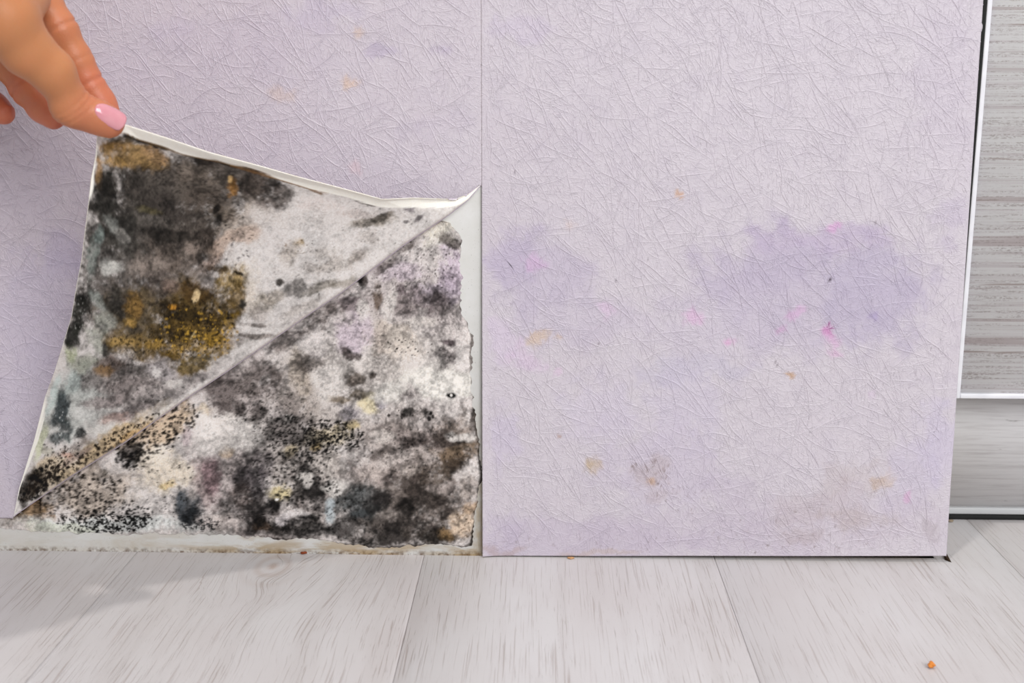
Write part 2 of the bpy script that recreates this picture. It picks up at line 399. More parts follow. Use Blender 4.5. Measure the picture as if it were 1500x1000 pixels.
# speckles
for a in [(150,250,622,50,24,.9,2.6,'1d1917',.9,-32),(60,205,625,40,16,1,3.0,'17130f',.9,-32),(60,230,648,26,24,.8,2.4,'211c18',.9),(130,195,664,26,24,1,3.2,'15110e',.9),
          (330,120,725,66,34,.8,2.3,'231d19',.85,-12),(360,150,765,66,17,.7,2.1,'141210',.9),(170,180,752,46,22,.8,2.4,'121010',.9),(70,240,745,60,22,.6,1.6,'1c1917',.9),(120,300,768,36,9,.7,1.7,'2e3033',.8),(30,245,690,40,20,.7,1.8,'211c18',.9),
          (60,90,715,40,24,1,3,'2e251d',.8,-30),(420,440,640,56,36,.7,2.1,'171412',.85),(320,490,638,44,26,.7,2.2,'15120f',.9),(260,430,690,60,46,.7,2.4,'1a1716',.8),(200,400,610,56,40,.6,1.8,'2b2725',.7),
          (26,588,510,26,16,.6,1.5,'14110f',.95),(26,488,712,12,8,.7,1.7,'151210',.95),(160,460,740,60,40,.7,2.4,'1a1716',.75),(120,350,580,50,34,.7,2,'3a3431',.6,-30),(160,560,410,120,40,.6,1.8,'4a4341',.55,-30),(200,560,470,110,60,.5,1.5,'57504c',.5),
          (20,610,607,40,10,.8,3.2,'201b18',.9),(200,600,660,90,40,.6,2,'2e2825',.6),(160,620,400,70,40,.5,1.6,'3b3532',.6),(70,690,760,26,30,.6,1.6,'6a5138',.7),(14,690,385,14,24,1,3,'221e1c',.9),(140,370,720,50,50,.7,2.2,'1f1b1a',.6)]: mw.dots(*a)
mw.dots(1, 660, 578, 1, 1, 5.2, 5.3, '0e0d0d', 1); mw.dots(1, 661, 578, .1, .1, 2.0, 2.1, 'dcd9d4', 1)
mw.dots(1, 406, 730, 1, 1, 2.0, 2.1, 'e4e2df', 1)
mw.mottle(1.0, 0.8, 0.55); mw.img *= np.array([0.91, 0.885, 0.87], np.float32)
RIM_R = [(640, 322), (660, 326), (673, 342), (676, 352), (674, 380), (677, 420), (675, 450), (683, 468), (692, 492), (691, 520), (690, 560), (694, 586), (698, 622), (702, 660), (707, 690), (703, 720), (697, 760), (690, 798)]
RIM_B = [(690, 799), (676, 803), (640, 797), (600, 800), (560, 803), (520, 799), (470, 793), (440, 790), (380, 788), (330, 784), (322, 781), (280, 782), (200, 782), (120, 780), (60, 778), (20, 776), (-10, 776)]
mw.line(RIM_R[6:], 2.2, '3c332b', .75, .7); mw.line(RIM_R[13:16], 4, '1f1a16', .85, .8)
mw.line(RIM_B[:9], 2.0, '2f2824', .75, .8); mw.line([(690, 798), (697, 770), (702, 740)], 3, '201a15', .85, .8)
# grid: every column runs from the bottom rim up to (behind) the fold
rb = np.array(RIM_B[::-1], float); rr = np.array(RIM_R, float)
nx, nv = 560, 400
rng = np.random.default_rng(5)
vv = np.linspace(0, 1, nv)
T = np.linspace(0, 1, nx)
rag = (vnoise(1, nv, 9, rng)[0] - .5) * 5 + (vnoise(1, nv, 3, rng)[0] - .5) * 3.0
ragb = (vnoise(1, nx, 11, rng)[0] - .5) * 5 + (vnoise(1, nx, 3, rng)[0] - .5) * 2.4
yb = np.interp(T * 700 - 10, rb[:, 0], rb[:, 1])
# right rim x as a function of the height fraction; left limit follows the fold (tucked 14 px beneath the flap)
ycoord = 800 - vv * (800 - 316)
xr = np.interp(ycoord, rr[:, 1], rr[:, 0]) + rag
xl = np.interp(ycoord, FOLD[::-1, 1], FOLD[::-1, 0]) - 5
xl = np.where(ycoord > 758, -10, np.maximum(xl, -10)); xl = np.minimum(xl, xr - 14)
PX = xl[None] + (xr - xl)[None] * T[:, None]
ybx = np.interp(PX[:, 0], rb[:, 0], rb[:, 1]) + ragb
PYb = np.broadcast_to(ycoord[None], PX.shape).copy()
sh = (np.interp(PX, rb[:, 0], rb[:, 1]) + ragb[:, None]) - 800
PY = PYb + sh * np.clip((ycoord[None] - 740) / 60, 0, 1)
d = _F[None, None] + _R * ((PX - 750) / FPX)[..., None] - _U * ((PY - 500) / FPX)[..., None]
tt = (0 - CAM[1]) / d[..., 1]
P = CAM + d * tt[..., None]
rel = mw.sample(PX.ravel(), PY.ravel()).mean(1).reshape(PX.shape)
edge = np.minimum(np.minimum(T[:, None] * 40, (1 - T[:, None]) * 40), vv[None] * 40)
nz = (fbm(nx, nv, 26, rng, 4) - .5)
P[..., 1] = -(0.0004 + (0.0007 + 0.0011 * nz) * np.clip(edge, 0, 1) + 0.0002 * np.clip(rel - 0.3, -.3, .4))
P[-1, :, 1] = 0.0006; P[:, 0, 1] = 0.0006
fxp = np.interp(PY, FOLD[::-1, 1], FOLD[::-1, 0])
P[..., 1] = np.where((PX < fxp + 1.0) & (PY < 758), 0.0004, P[..., 1])
P[..., 1] = np.where((PX < 60) & (PY < 764), np.maximum(P[..., 1], -0.0002), P[..., 1])
me = mesh_np('mouldy_render', P.reshape(-1, 3), grid_faces(nx, nv))
colour(me, mw.sample(PX.ravel(), PY.ravel()))
m = NM('mould_on_render', 0.9, 0.12)
co = m.coord('Object')
col = m.mix(0.55, m.attr(), m.ramp(m.noise(co, 900, 4, 0.75), [(0.25, 0.15), (0.5, 0.5), (0.75, 0.85)]), 'OVERLAY')
nb = m.bump(m.noise(co, 700, 5, 0.7), 0.00025, 0.5)
MOULD = m.out(col, nb)
mr = add('mouldy_render', me, MOULD, wall)
mr['label'] = 'black and grey mould growing on the bared render'

# ================================================================== WALLPAPER
m = NM('lilac_embossed_wallpaper', 0.5, 0.4)
co = m.coord('Object')
def ridge(vec, scale, det, wdt):
    a = m.math('ABSOLUTE', m.math('SUBTRACT', m.noise(vec, scale, det, 0.5, 0.6), 0.5))
    return m.ramp(a, [(0.0, 1.0), (wdt, 0.0)])
d1 = m.coord('Object', (1.0, 1, 0.42), rot=(0, 0.62, 0)); d2 = m.coord('Object', (0.5, 1, 1.0), rot=(0, 0.30, 0))
sel = m.ramp(m.noise(co, 45, 2), [(0.44, 0.0), (0.56, 1.0)])
ra = m.math('MULTIPLY', ridge(d1, 420, 1.5, 0.055), sel); rb_ = m.math('MULTIPLY', ridge(d2, 420, 1.5, 0.055), m.math('SUBTRACT', 1.0, sel))
hh = m.math('ADD', m.math('ADD', ra, rb_), m.math('MULTIPLY', m.noise(co, 1500, 2, 0.6), 1.1))
nb = m.bump(hh, 0.00017, 0.8)
col = m.mix(m.ramp(m.noise(co, 700, 3, 0.7), [(0.35, 0.0), (0.7, 0.22)]), m.attr(), lin('a99ba9'))
PAPER = m.out(col, nb)
m = NM('raw_paper_edge', 0.85, 0.2)
PAPEREDGE = m.out(m.ramp(m.noise(m.coord('Object'), 400, 3), [(0.35, lin('e3dac6')), (0.65, lin('f1eee6'))]))

# lilac lighter to the right, damp blooms, rust freckles of the printed face
wp = Stain(-40, -40, 1540, 900, 'c1b7be', 23, warp=16)
g = sstep(100, 1000, wp.X + wp.big * 500)
wp.apply(g * 0.55, 'cbc5ca')
wp.apply(np.clip(wp.mid * 1.3 + .1, 0, 1) * 0.42, 'ada3b1')
for a in [(1190,430,190,90,'aea2b8',.62,0,.7,.6),(1130,380,110,50,'aa9eb6',.45,-15,.7,.6),(1280,430,80,90,'a69cb6',.45,0,.7,.6),(1200,350,120,18,'b09dba',.45,0,.6,.6),(800,400,90,58,'b1a5bb',.6,10,.7,.6),(750,380,40,30,'ab9eb8',.45,0,.7,.6),(850,470,110,40,'b8adbf',.45,0,.7,.6),
          (1010,545,90,24,'b3adc0',.5,0,.6,1.0),(1000,600,60,60,'bfb6c8',.5,0,.7,1),(970,680,110,60,'bdb2c3',.55,20,.7,1),(870,600,60,50,'c6bdcd',.5,0,.7,.8),(735,640,30,50,'bfb4ca',.5,0,.7,.7),(1060,480,120,60,'bcb2c2',.4,0,.7,.6),
          (1380,650,40,80,'bcb2cb',.5,0,.7,.7),(1340,700,50,60,'bbb1c6',.45,0,.7,.8),(860,800,280,34,'b9adbd',.55,0,.6,.8),(740,770,40,40,'b3a6bb',.5,0,.6,.8),(1000,780,220,40,'b8acba',.5,0,.7,.8),(1240,760,160,50,'bdb1bc',.5,0,.7,.8),(1080,740,60,40,'b4a8b7',.4,0,.6,1),
          (100,370,46,40,'a99eb6',.6,0,.7,.6),(60,460,90,100,'b4abbe',.5,0,.8,.5),(40,620,90,120,'b9b1c1',.5,0,.8,.5),(30,250,80,90,'b8aebc',.4,0,.8,.6),(480,20,60,20,'b0a4bc',.4,0,.6,.7),(360,70,140,60,'b9aebb',.4,0,.8,.7),(560,75,30,8,'a597b3',.5,0,.5,.8),(650,75,16,6,'a89ab4',.5,0,.5,.8),
          (260,30,40,20,'b9adc0',.4,0,.7,1),(180,100,60,40,'beb2bf',.4,0,.7,1),(650,180,60,30,'bfb4c0',.4,0,.7,1),(590,190,30,12,'b2a8b5',.45,-30,.6,1),(760,40,60,20,'bfb2c8',.4,0,.7,1),(1400,320,40,30,'b1a4ba',.5,0,.7,.7),(1390,110,60,160,'bcb1bf',.35,0,.8,.6),(730,500,30,40,'cdbbd2',.5,0,.7,.6)]: wp.blob(*a[:5], a[5] * 0.78, *a[6:])
for a in [(1010,470,16,12,'dba6cf',.6),(1072,503,12,8,'d98ac2',.65),(1165,458,16,10,'d59ccb',.55),(1216,488,9,6,'c45fa8',.8),(1220,505,16,18,'d39ac7',.6),(1225,520,14,5,'d898c8',.5),(1220,333,16,7,'d88fcb',.6),(785,385,16,9,'d3a3cf',.5),(1145,480,10,6,'d596c8',.5),(890,455,16,12,'d8b4d3',.5),(1328,725,9,9,'cf8fbc',.55),(770,520,22,28,'d3b3d3',.45),(815,540,10,6,'d9aed3',.4),
          (512,118,14,9,'d0ab84',.7),(520,50,9,10,'cdae92',.6),(410,135,24,12,'cbb09c',.5),(790,495,16,10,'cdae83',.7,-40),(818,494,8,6,'cbab86',.6),(1160,552,7,4,'b98a4a',.9),(995,288,5,7,'bd8a55',.85),(870,676,14,10,'b79f7c',.75),(865,680,6,5,'b09560',.7),(950,690,24,20,'a4928b',.45),(955,700,9,5,'b98d55',.7),(965,720,24,12,'a8968f',.35),(1290,700,24,8,'b99a77',.7,-10),(1240,700,60,26,'b0a099',.35),(1200,740,70,30,'ac9c96',.32),(1250,760,60,16,'a8978c',.35),(1360,780,20,12,'8f8082',.4),(1175,780,34,12,'a3938f',.5),
          (515,245,9,8,'d2b0b3',.5),(840,330,14,8,'d6bcb0',.45),(818,640,4,3,'94694e',.8),(735,805,40,6,'a28a80',.6),(880,810,60,4,'b39c88',.5),(1270,575,8,8,'cdb7cd',.5),(1274,460,8,7,'8f7cae',.6),(60,40,40,20,'c0b2bf',.4)]: wp.blob(*a[:5], a[5] * 0.72, *a[6:])
# freckles
wp.dots(60, 955, 690, 34, 24, .7, 1.8, '6b5348', .7); wp.dots(30, 1000, 730, 40, 30, .6, 1.5, '705c55', .6); wp.dots(50, 1190, 770, 120, 40, .6, 1.5, '75625c', .55)
wp.dots(40, 1000, 500, 500, 300, .6, 1.5, '5c4e55', .7); wp.dots(16, 400, 120, 300, 120, .6, 1.4, '5c4e55', .6); wp.dots(80, 1040, 795, 320, 20, .6, 1.6, '7a6a66', .5)
wp.dots(1, 435, 27, 1, 1, 1.6, 1.7, '1c1820', 1); wp.dots(1, 747, 389, 1, 1, 1.6, 1.7, '1c1820', 1); wp.dots(3, 1216, 410, 3, 4, 1.2, 1.8, '3a2d3a', .9); wp.dots(5, 1215, 480, 3, 10, 1.2, 2.2, '8b3a78', .9)

ZT = 0.75
def z_of(px, py): return wall_pt(px, py)[2]
fw = np.array([wall_pt(*p) for p in FOLD])                # fold in wall metres
XA = fw[1, 0]
ZB_LEFT = z_of(8, 758)
def sheet_mesh(name, xs, zlo, zhi, yfun, nz):
    v = np.linspace(0, 1, nz) ** 1.25
    X = np.broadcast_to(xs[:, None], (len(xs), nz)); Z = zlo[:, None] + (zhi - zlo[:, None]) * v[None]
    Y = yfun(X, Z)
    Pf = np.stack([X, Y, Z], -1).reshape(-1, 3)
    n = len(Pf)
    nxs = len(xs)
    f = grid_faces(nxs, nz)
    # rim: side, bottom border gets its own thickness
    i = np.arange(n).reshape(nxs, nz)
    ring = np.concatenate([i[:, -1][::-1], i[0, ::-1][1:], i[1:, 0], i[-1, 1:-1]])
    back = Pf[ring] + np.array([0, 0.0007, 0])
    Pa = np.concatenate([Pf, back]); k = np.arange(len(ring)) + n
    r2 = np.roll(ring, -1); k2 = np.roll(k, -1)
    rim = np.stack([ring, k, k2, r2], -1)
    me = mesh_np(name, Pa, np.concatenate([f, rim]))
    me.materials.clear()
    px, py = to_px(Pa)
    colour(me, wp.sample(px, py))
    mi = np.zeros(len(me.polygons), np.int32); mi[len(f):] = 1
    return me, mi
# left sheet, cut along the fold; right edge overlaps nothing (butt seam)
xs = np.concatenate([np.linspace(-1.2, XA - 0.002, 120), np.linspace(XA, fw[-1, 0], 260), [XS]])
fx, fz = fw[1:, 0], fw[1:, 2]
zlo = np.where(xs <= XA, ZB_LEFT, np.interp(xs, fx, fz) + 0.0034 * np.clip((xs - XA) / 0.02, 0, 1) * np.clip((fw[-1, 0] - xs) / 0.02, 0, 1))
zlo[-1] = fw[-1, 2]
def y_left(X, Z):
    lift = 0.0006 * np.exp(-np.maximum(0, Z - np.interp(X, fx, fz, left=9)) / 0.006) * (X > XA - 0.001)
    return -0.0011 - lift * np.clip((XS - X) / 0.05, 0, 1) - 0.0002 * np.exp(-(XS - X) / 0.002)
me, mi = sheet_mesh('wallpaper_sheet', xs, zlo, ZT, y_left, 190)
left = add('wallpaper_sheet', me, [PAPER, PAPEREDGE])
me.polygons.foreach_set('material_index', mi)
tag(left, 'lilac embossed wallpaper strip whose mouldy lower corner is peeled away from the wall', 'wallpaper', 'wallpaper strips')
# right sheet, hangs to just above the floor and runs to the wall corner
e_top, e_bot = wall_pt(1439, 0), wall_pt(1384.5, 812)
def xedge(z): return e_bot[0] + (e_top[0] - e_bot[0]) * (z - e_bot[2]) / (e_top[2] - e_bot[2])
u = np.linspace(0, 1, 420)
xs = XS - 0.0003 + (XE + 0.0018 - XS) * u
zlo = np.interp(xs, [XS, 0.04, 0.09, XE], [0.0008, 0.0013, 0.0022, 0.0044])
def y_right(X, Z):
    curl = 0.0022 * np.exp(-np.maximum(0, X - XS) / 0.006) * sstep(0.24, 0.0, Z)
    return -0.0016 - curl - 0.0012 * np.exp(-Z / 0.02) * sstep(0.03, 0.2, X)
me, mi = sheet_mesh('wallpaper_sheet', xs, zlo, ZT, y_right, 330)
# nudge the free right edge to the slightly slanting cut
co_ = np.zeros(len(me.vertices) * 3, np.float32); me.vertices.foreach_get('co', co_); co_ = co_.reshape(-1, 3)
co_[:, 0] += (xedge(np.minimum(co_[:, 2], .4)) - (XE + 0.0015)) * sstep(XE - 0.03, XE, co_[:, 0])
me.vertices.foreach_set('co', co_.ravel())
right = add('wallpaper_sheet', me, [PAPER, PAPEREDGE])
me.polygons.foreach_set('material_index', mi)
tag(right, 'lilac embossed wallpaper strip with purple damp stains, still glued beside the wall corner', 'wallpaper', 'wallpaper strips')

# raised fibres pressed into the paper: uncountable, one part per sheet
def fibres(name, n_long, n_short, x0, x1, inside, yfun, parent, seed):
    rng = np.random.default_rng(seed)
    Vs, Fs, base = [], [], 0
    tot = n_long + n_short
    for k in range(tot):
        longf = k < n_long
        L = rng.uniform(0.010, 0.040) if longf else rng.uniform(0.003, 0.010)
        ns = 9 if longf else 4
        x, z = rng.uniform(x0, x1), rng.uniform(0.002, 0.50)
        th = rng.normal(-0.98, 0.28) if rng.random() < 0.62 else (rng.normal(0.35, 0.35) if rng.random() < .6 else rng.uniform(0, 3.14))
        cur = rng.normal(0, 14 if longf else 50)
        ds = L / ns
        pts = []
        wob = rng.normal(0, 1, ns + 1)
        for s_ in range(ns + 1):
            pts.append((x, z)); th += cur * ds + wob[s_] * (0.09 if longf else 0.15)
            x += math.cos(th) * ds; z += math.sin(th) * ds
        p = np.array(pts)
        if not inside(p[:, 0], p[:, 1]).all(): continue
        d = np.gradient(p, axis=0); d /= np.linalg.norm(d, axis=1)[:, None] + 1e-9
        nrm = np.stack([-d[:, 1], d[:, 0]], -1)
        wdt = (rng.uniform(0.00042, 0.0006) if longf else rng.uniform(0.0003, 0.0005)) * np.sin(np.linspace(0.25, 2.9, ns + 1))[:, None] ** .5
        hgt = (rng.uniform(0.00032, 0.0006) if longf else rng.uniform(0.0002, 0.0004)) * np.sin(np.linspace(0.1, 3.04, ns + 1)) ** .5
        a, b = p + nrm * wdt, p - nrm * wdt
        y = yfun(p[:, 0], p[:, 1])
        v = np.zeros((ns + 1, 3, 3))
        v[:, 0, 0], v[:, 0, 2], v[:, 0, 1] = a[:, 0], a[:, 1], y + 0.00004
        v[:, 1, 0], v[:, 1, 2], v[:, 1, 1] = p[:, 0], p[:, 1], y - hgt
        v[:, 2, 0], v[:, 2, 2], v[:, 2, 1] = b[:, 0], b[:, 1], y + 0.00004
        Vs.append(v.reshape(-1, 3)); Fs.append(grid_faces(ns + 1, 3)[:, ::-1] + base); base += 3 * (ns + 1)
    V = np.concatenate(Vs); me = mesh_np(name, V, np.concatenate(Fs))
    px, py = to_px(V); colour(me, wp.sample(px, py))
    o = add(name, me, PAPER, parent); o['kind'] = 'stuff'
    return o
def in_left(x, z): return (x < XS - 0.0008) & (z > np.where(x < XA, ZB_LEFT, np.interp(x, fx, fz)) + 0.003)
def in_right(x, z): return (x > XS + 0.002) & (x < XE - 0.003) & (z > np.interp(x, [XS, 0.04, 0.09, XE], [0.001, 0.0014, 0.0023, 0.0045]) + 0.001)
fibres('embossed_fibres', 2700, 12500, -0.50, XS, in_left, y_left, left, 3)
fibres('embossed_fibres', 2100, 10000, XS, XE, in_right, y_right, right, 4)

# ---- the peeled flap (mouldy back of the left sheet), pinched by the hand
EL = np.array([(20, 756), (28, 715), (36, 689), (50, 645), (66, 582), (81, 542), (92, 506), (105, 464), (113, 416), (120, 380), (126, 331), (130, 299), (134, 262), (141, 227), (143, 198)], float)
ET = np.array([(143, 198), (162, 188), (183, 183), (243, 202), (305, 223), (380, 243), (432, 258), (497, 275), (559, 292), (606, 290), (650, 292), (668, 292), (686, 285), (703, 271)], float)
def resample(p, n, key=None):
    L = np.concatenate([[0], np.cumsum(np.hypot(*np.diff(p, axis=0).T))]); L /= L[-1]
    t = np.linspace(0, 1, n); return np.stack([np.interp(t, L, p[:, 0]), np.interp(t, L, p[:, 1])], -1)
TC = 0.60
NT, NR = 460, 300
nl = int(NT * TC)
E = np.concatenate([resample(EL, nl), resample(ET, NT - nl + 1)[1:]])
Fp = resample(FOLD[1:], NT)
SC = 0.100
tl = np.linspace(0, 1, nl); tr = np.linspace(0, 1, NT - nl + 1)[1:]
sE = np.concatenate([SC * np.sin(tl * math.pi / 2) ** 1.25, SC * (1 - tr) ** 1.10])
NC = 14                                                   # rows of the rounded turn, then the free flap
tpar = np.linspace(0, 1, NT)
belly = np.sin(np.pi * tpar)[:, None]
rho = 0.0030 * np.clip(belly * 4, 0.12, 1)
th = np.linspace(-math.pi / 2, math.pi / 2, NC)
inw = np.array([-0.571, -0.821])
off = (rho / 0.00041) * (1 - np.cos(th))[None]
Qc = Fp[:, None] + inw * off[..., None]
Sc = 0.0028 + rho * (1 + np.sin(th))[None]
r = np.concatenate([np.zeros(NC), np.linspace(0, 1, NR - NC + 1)[1:]])
Q = Qc[:, -1:] + (E[:, None] - Qc[:, -1:]) * r[None, :, None]
Q[:, :NC] = Qc
S = Sc[:, -1:] * (1 - r[None]) + 0.0016 * r[None] + sE[:, None] * (0.80 * r[None] + 0.20 * r[None] ** 2)
S[:, :NC] = Sc
rng = np.random.default_rng(8)
S = S + belly * (vnoise(NT, NR, 90, rng) - .5) * 0.006 * np.sin(np.pi * np.clip(r, 0, 1))[None]
# the clean selvage rolls forward along the top edge
roll = (tpar > TC)[:, None] * sstep(0.90, 1.0, r)[None]
S = S + roll * 0.004 * np.sin(np.pi * np.clip((tpar - TC) / (1 - TC), 0, 1))[:, None]
d = _F + _R * ((Q[..., 0] - 750) / FPX)[..., None] - _U * ((Q[..., 1] - 500) / FPX)[..., None]
P = CAM + d * ((-S - CAM[1]) / d[..., 1])[..., None]

fl = Stain(0, 170, 760, 620, 'd3cecb', 37)
B = fl.blob
for a in [(240,300,140,100,'57504a',1,10,.4),(190,370,90,110,'58534e',.95,10,.4),(330,260,80,50,'5b534c',.9,20,.4),(180,450,110,60,'625c58',.9,0,.4),(270,390,70,60,'6d625a',.8,0,.4),
          (240,470,110,60,'6a5a3c',.75,0,.5),(190,560,110,40,'8e8683',.9,-10,.45),(110,580,40,60,'aeb4b1',.85,15,.5),(240,570,60,24,'a19a98',.7,-25,.5),(110,610,60,30,'c3c5c1',.7,-20,.5),(170,650,90,24,'c4ab83',.85,-32,.5),(90,690,60,24,'b5a386',.8,-35,.5),
          (380,330,60,40,'b3a79c',.7,0,.6),(440,330,70,40,'ccc7c4',.8,10,.6),(400,380,70,50,'d3cecb',.8,0,.6),(360,420,30,30,'cabfb0',.6,0,.6)]: B(*a)
# ochre corner, pale scuffs, dark growths on the back of the paper
for a in [(190,228,58,22,'92764c',.9,6,.4),(170,215,24,9,'8d6c3b',.8),(230,225,20,16,'9b7d5c',.7),(165,240,20,8,'b18d55',.7),(145,250,5,30,'a98352',.8),(180,206,36,7,'453a2b',.9),(240,213,60,5,'221d19',.95,14),(280,220,36,5,'1f1b18',.95,20),(300,232,26,9,'332c28',.85,20),
          (290,255,40,14,'6f655c',.7,15),(275,243,22,10,'7c7269',.6),(215,290,40,26,'4a443f',.8),(255,305,44,20,'403a36',.85,10),(300,290,30,20,'574e47',.7),(215,310,18,6,'5c5536',.6),(250,345,40,14,'332f2b',.85,10),(180,345,30,30,'3b3935',.8),(155,300,16,50,'393733',.85),(150,275,20,16,'2f2c28',.8),
          (330,310,26,14,'62574c',.7),(338,275,9,14,'8b6434',.9,0,.35),(335,263,4,5,'d3b07a',.9),(352,272,4,12,'15110e',.95,15,.35),(375,270,30,22,'544b45',.85,15),(408,288,26,18,'4d4540',.85,10,.5),(395,300,20,14,'5c534e',.7),(318,305,5,9,'191512',.9,20),(322,322,6,9,'1b1714',.9),(300,345,16,18,'3a332e',.8),(290,375,9,14,'2c2622',.8),
          (165,395,17,15,'b9b8b3',.9,0,.4),(155,385,10,12,'a7a7a2',.7),(163,330,8,20,'8d8f8a',.7,-30),(180,350,10,14,'8a8782',.6,-30),(137,370,9,40,'78807b',.75,8),(145,345,7,16,'92a09b',.6),(215,390,34,16,'8f847c',.7,-10),(280,365,26,10,'8a7d74',.6,-40),(310,380,20,12,'a08d82',.7,-30),(325,360,24,12,'ab9789',.7,-20),(355,345,30,14,'b49f90',.7,-15),(235,415,24,22,'58504c',.7),(250,420,14,10,'8b776c',.5),
          (127,445,15,34,'23231f',.97,12,.35),(108,488,12,20,'262722',.95,10,.35),(115,470,10,26,'2d2f29',.9),(145,440,9,24,'8f9590',.7,-40),(170,442,14,22,'3b3935',.85),(178,460,9,12,'2c2a27',.7),(152,470,14,20,'93968f',.75),(140,500,16,24,'9da096',.75,-20),(105,517,9,12,'8c9a63',.6),(120,530,24,16,'6f7563',.7),(158,510,14,14,'2f2d29',.85),(200,480,16,10,'3c3833',.7),
          (285,470,66,48,'5d4a24',.9,-12,.4),(270,500,70,34,'6b5528',.85,-8,.4),(200,505,50,22,'7c6740',.7,10,.45),(335,410,26,22,'8b7238',.85,-10,.45),(345,440,16,24,'73591f',.7),(285,535,34,15,'6f5a20',.85,-15,.4),(195,447,14,20,'8a6a36',.75,0,.4),(190,470,12,8,'b4904b',.7),(250,455,18,18,'3f3118',.85),(285,430,24,16,'574224',.85),(275,465,26,12,'352a14',.8),(240,490,24,14,'3d3016',.75),(310,470,20,14,'4f3c14',.7),(255,450,7,5,'b9842f',.9),(285,435,5,10,'cdb68c',.9,20),(283,492,3,9,'d6c08d',.9,30),(320,500,24,12,'8a6c28',.7),(300,515,30,9,'937530',.7),(225,505,20,9,'97793c',.7),(260,520,26,8,'8c6e2a',.7),(340,470,12,18,'9b7a28',.7),(320,395,20,6,'3c2c17',.8,10),(350,402,10,3,'1d150d',.9,25),(355,442,6,8,'2c2e2e',.8),(175,500,26,9,'a78a52',.7),
          (205,543,40,12,'4b4745',.85,3),(160,535,26,12,'5d5049',.75),(155,545,16,10,'8b6a3a',.6),(130,560,26,16,'6b6462',.75),(185,565,40,12,'7c7472',.75,-10),(235,545,30,12,'aaa4a4',.8,10),(225,545,7,7,'d8d4d1',.8),(255,562,18,8,'cfcac6',.85),(215,575,24,10,'b3aba8',.7),(150,590,36,10,'857a79',.75,-12),(195,600,36,9,'8d8483',.7,-15),(170,612,26,9,'b79c93',.7,-10),(235,600,30,6,'beb8b4',.7,-35),
          (90,600,12,30,'3f4a4e',.9,12,.4),(95,625,10,20,'4a5355',.8,10),(84,640,9,10,'5a6264',.8),(78,575,8,34,'c0cdca',.8,14),(105,555,14,20,'b4bfbc',.75),(120,606,18,10,'d3d3d0',.85),(145,628,30,8,'dcd9d4',.8,-15),(118,634,11,9,'2d3031',.95,0,.35),(60,650,8,30,'ccd0b2',.8,14),(72,660,14,9,'9d9a86',.6),(105,655,30,9,'a49a93',.7,-25),(110,670,26,7,'8f7a78',.6,-30),(100,665,10,6,'b98b78',.6),(270,585,34,5,'e2dfdc',.95,-36,.35),(240,606,24,4,'d8d2cb',.9,-35,.35),(160,672,70,6,'bb945b',.7,-33),(190,640,40,5,'c79f63',.6,-33),
          (45,715,16,22,'30271f',.9,20,.4),(60,705,22,12,'2c241d',.85,-40,.4),(35,740,7,10,'2b231b',.85),
          (545,325,44,11,'8f877c',.8,-8,.5),(560,318,20,7,'6f685f',.75,-15,.5),(520,310,30,9,'b9aea9',.6),(600,305,8,7,'8d8489',.7),(597,325,5,3,'5f585a',.8),(612,320,9,4,'837a7c',.7,-30),(470,300,30,12,'d0c6c2',.6),(435,357,9,6,'b59c6e',.8),(425,372,12,26,'a79e95',.7,10),(400,350,30,20,'c9c4c2',.6),
          (411,411,7,6,'3d3833',.95,0,.4),(431,423,17,12,'8b8682',.8),(400,430,20,10,'9b9287',.7,-10),(390,440,16,12,'8f877c',.6),(470,420,30,9,'8c857b',.75,-20),(505,412,26,7,'857c71',.7,-25),(500,385,40,12,'a29a92',.6,-15),(480,370,26,10,'b9b2ac',.6),(445,450,36,8,'a59d97',.6,-25),(540,350,20,12,'b9b1ab',.6),(525,375,26,8,'a39a93',.6,-25),(455,395,20,10,'b6aea8',.6),
          (375,472,28,3.5,'857b75',.75,4,.5),(375,492,34,6,'7d736d',.8,3,.5),(350,500,20,5,'8d847e',.6),(430,470,26,6,'b5aeab',.6,-20),(330,530,30,9,'a9a3a1',.7,-25),(300,552,30,8,'8f8886',.7,-25),(380,455,16,12,'a9a09a',.5),(355,520,24,6,'c6c1be',.7,-25),(380,375,20,14,'d6d2d0',.6),(450,345,36,14,'d6d2d0',.7),(640,305,26,10,'e0dbd6',.7)]: B(*a)
for a in [(300,285,480,60,44,.7,2.6,'2a200f',.75),(140,290,490,66,40,.7,2.2,'c29a3c',.6),(200,220,500,60,20,.6,1.8,'2d2413',.7),(200,160,655,90,14,.9,2.6,'2a1d12',.85,-33),(170,60,705,44,18,1,3.2,'1b140f',.9,-40),(120,80,690,50,20,.8,2.4,'251b14',.85,-35),(60,95,660,34,20,.7,2,'2b241d',.8),(90,220,300,90,80,.6,1.8,'211d1a',.6),(120,330,350,50,60,.6,2.2,'2b241f',.6),(26,440,360,26,12,.6,1.5,'6d5432',.7),(60,560,330,70,30,.6,1.6,'665d58',.5),(60,120,450,24,60,.6,1.4,'c9cac4',.4),(100,200,560,80,40,.6,1.8,'4a4443',.6),(100,490,400,90,40,.5,1.4,'6d645c',.5),(14,90,618,12,24,.7,1.4,'dfe3e2',.6),(180,250,260,90,30,.6,1.6,'3a332d',.5)]: fl.dots(*a)
fl.mottle(0.80, 0.5, 0.30); fl.img *= np.array([0.98, 0.96, 0.945], np.float32)
fl.line([(183, 199), (220, 206), (261, 217), (305, 229), (340, 243)], 3.0, '1d1814', .9, .8)
fl.line([(340, 243), (380, 254), (430, 269), (471, 284)], 2.2, '6d4f31', .8, 1.0); fl.line([(520, 293), (549, 300)], 2, '4c413b', .8, 1)
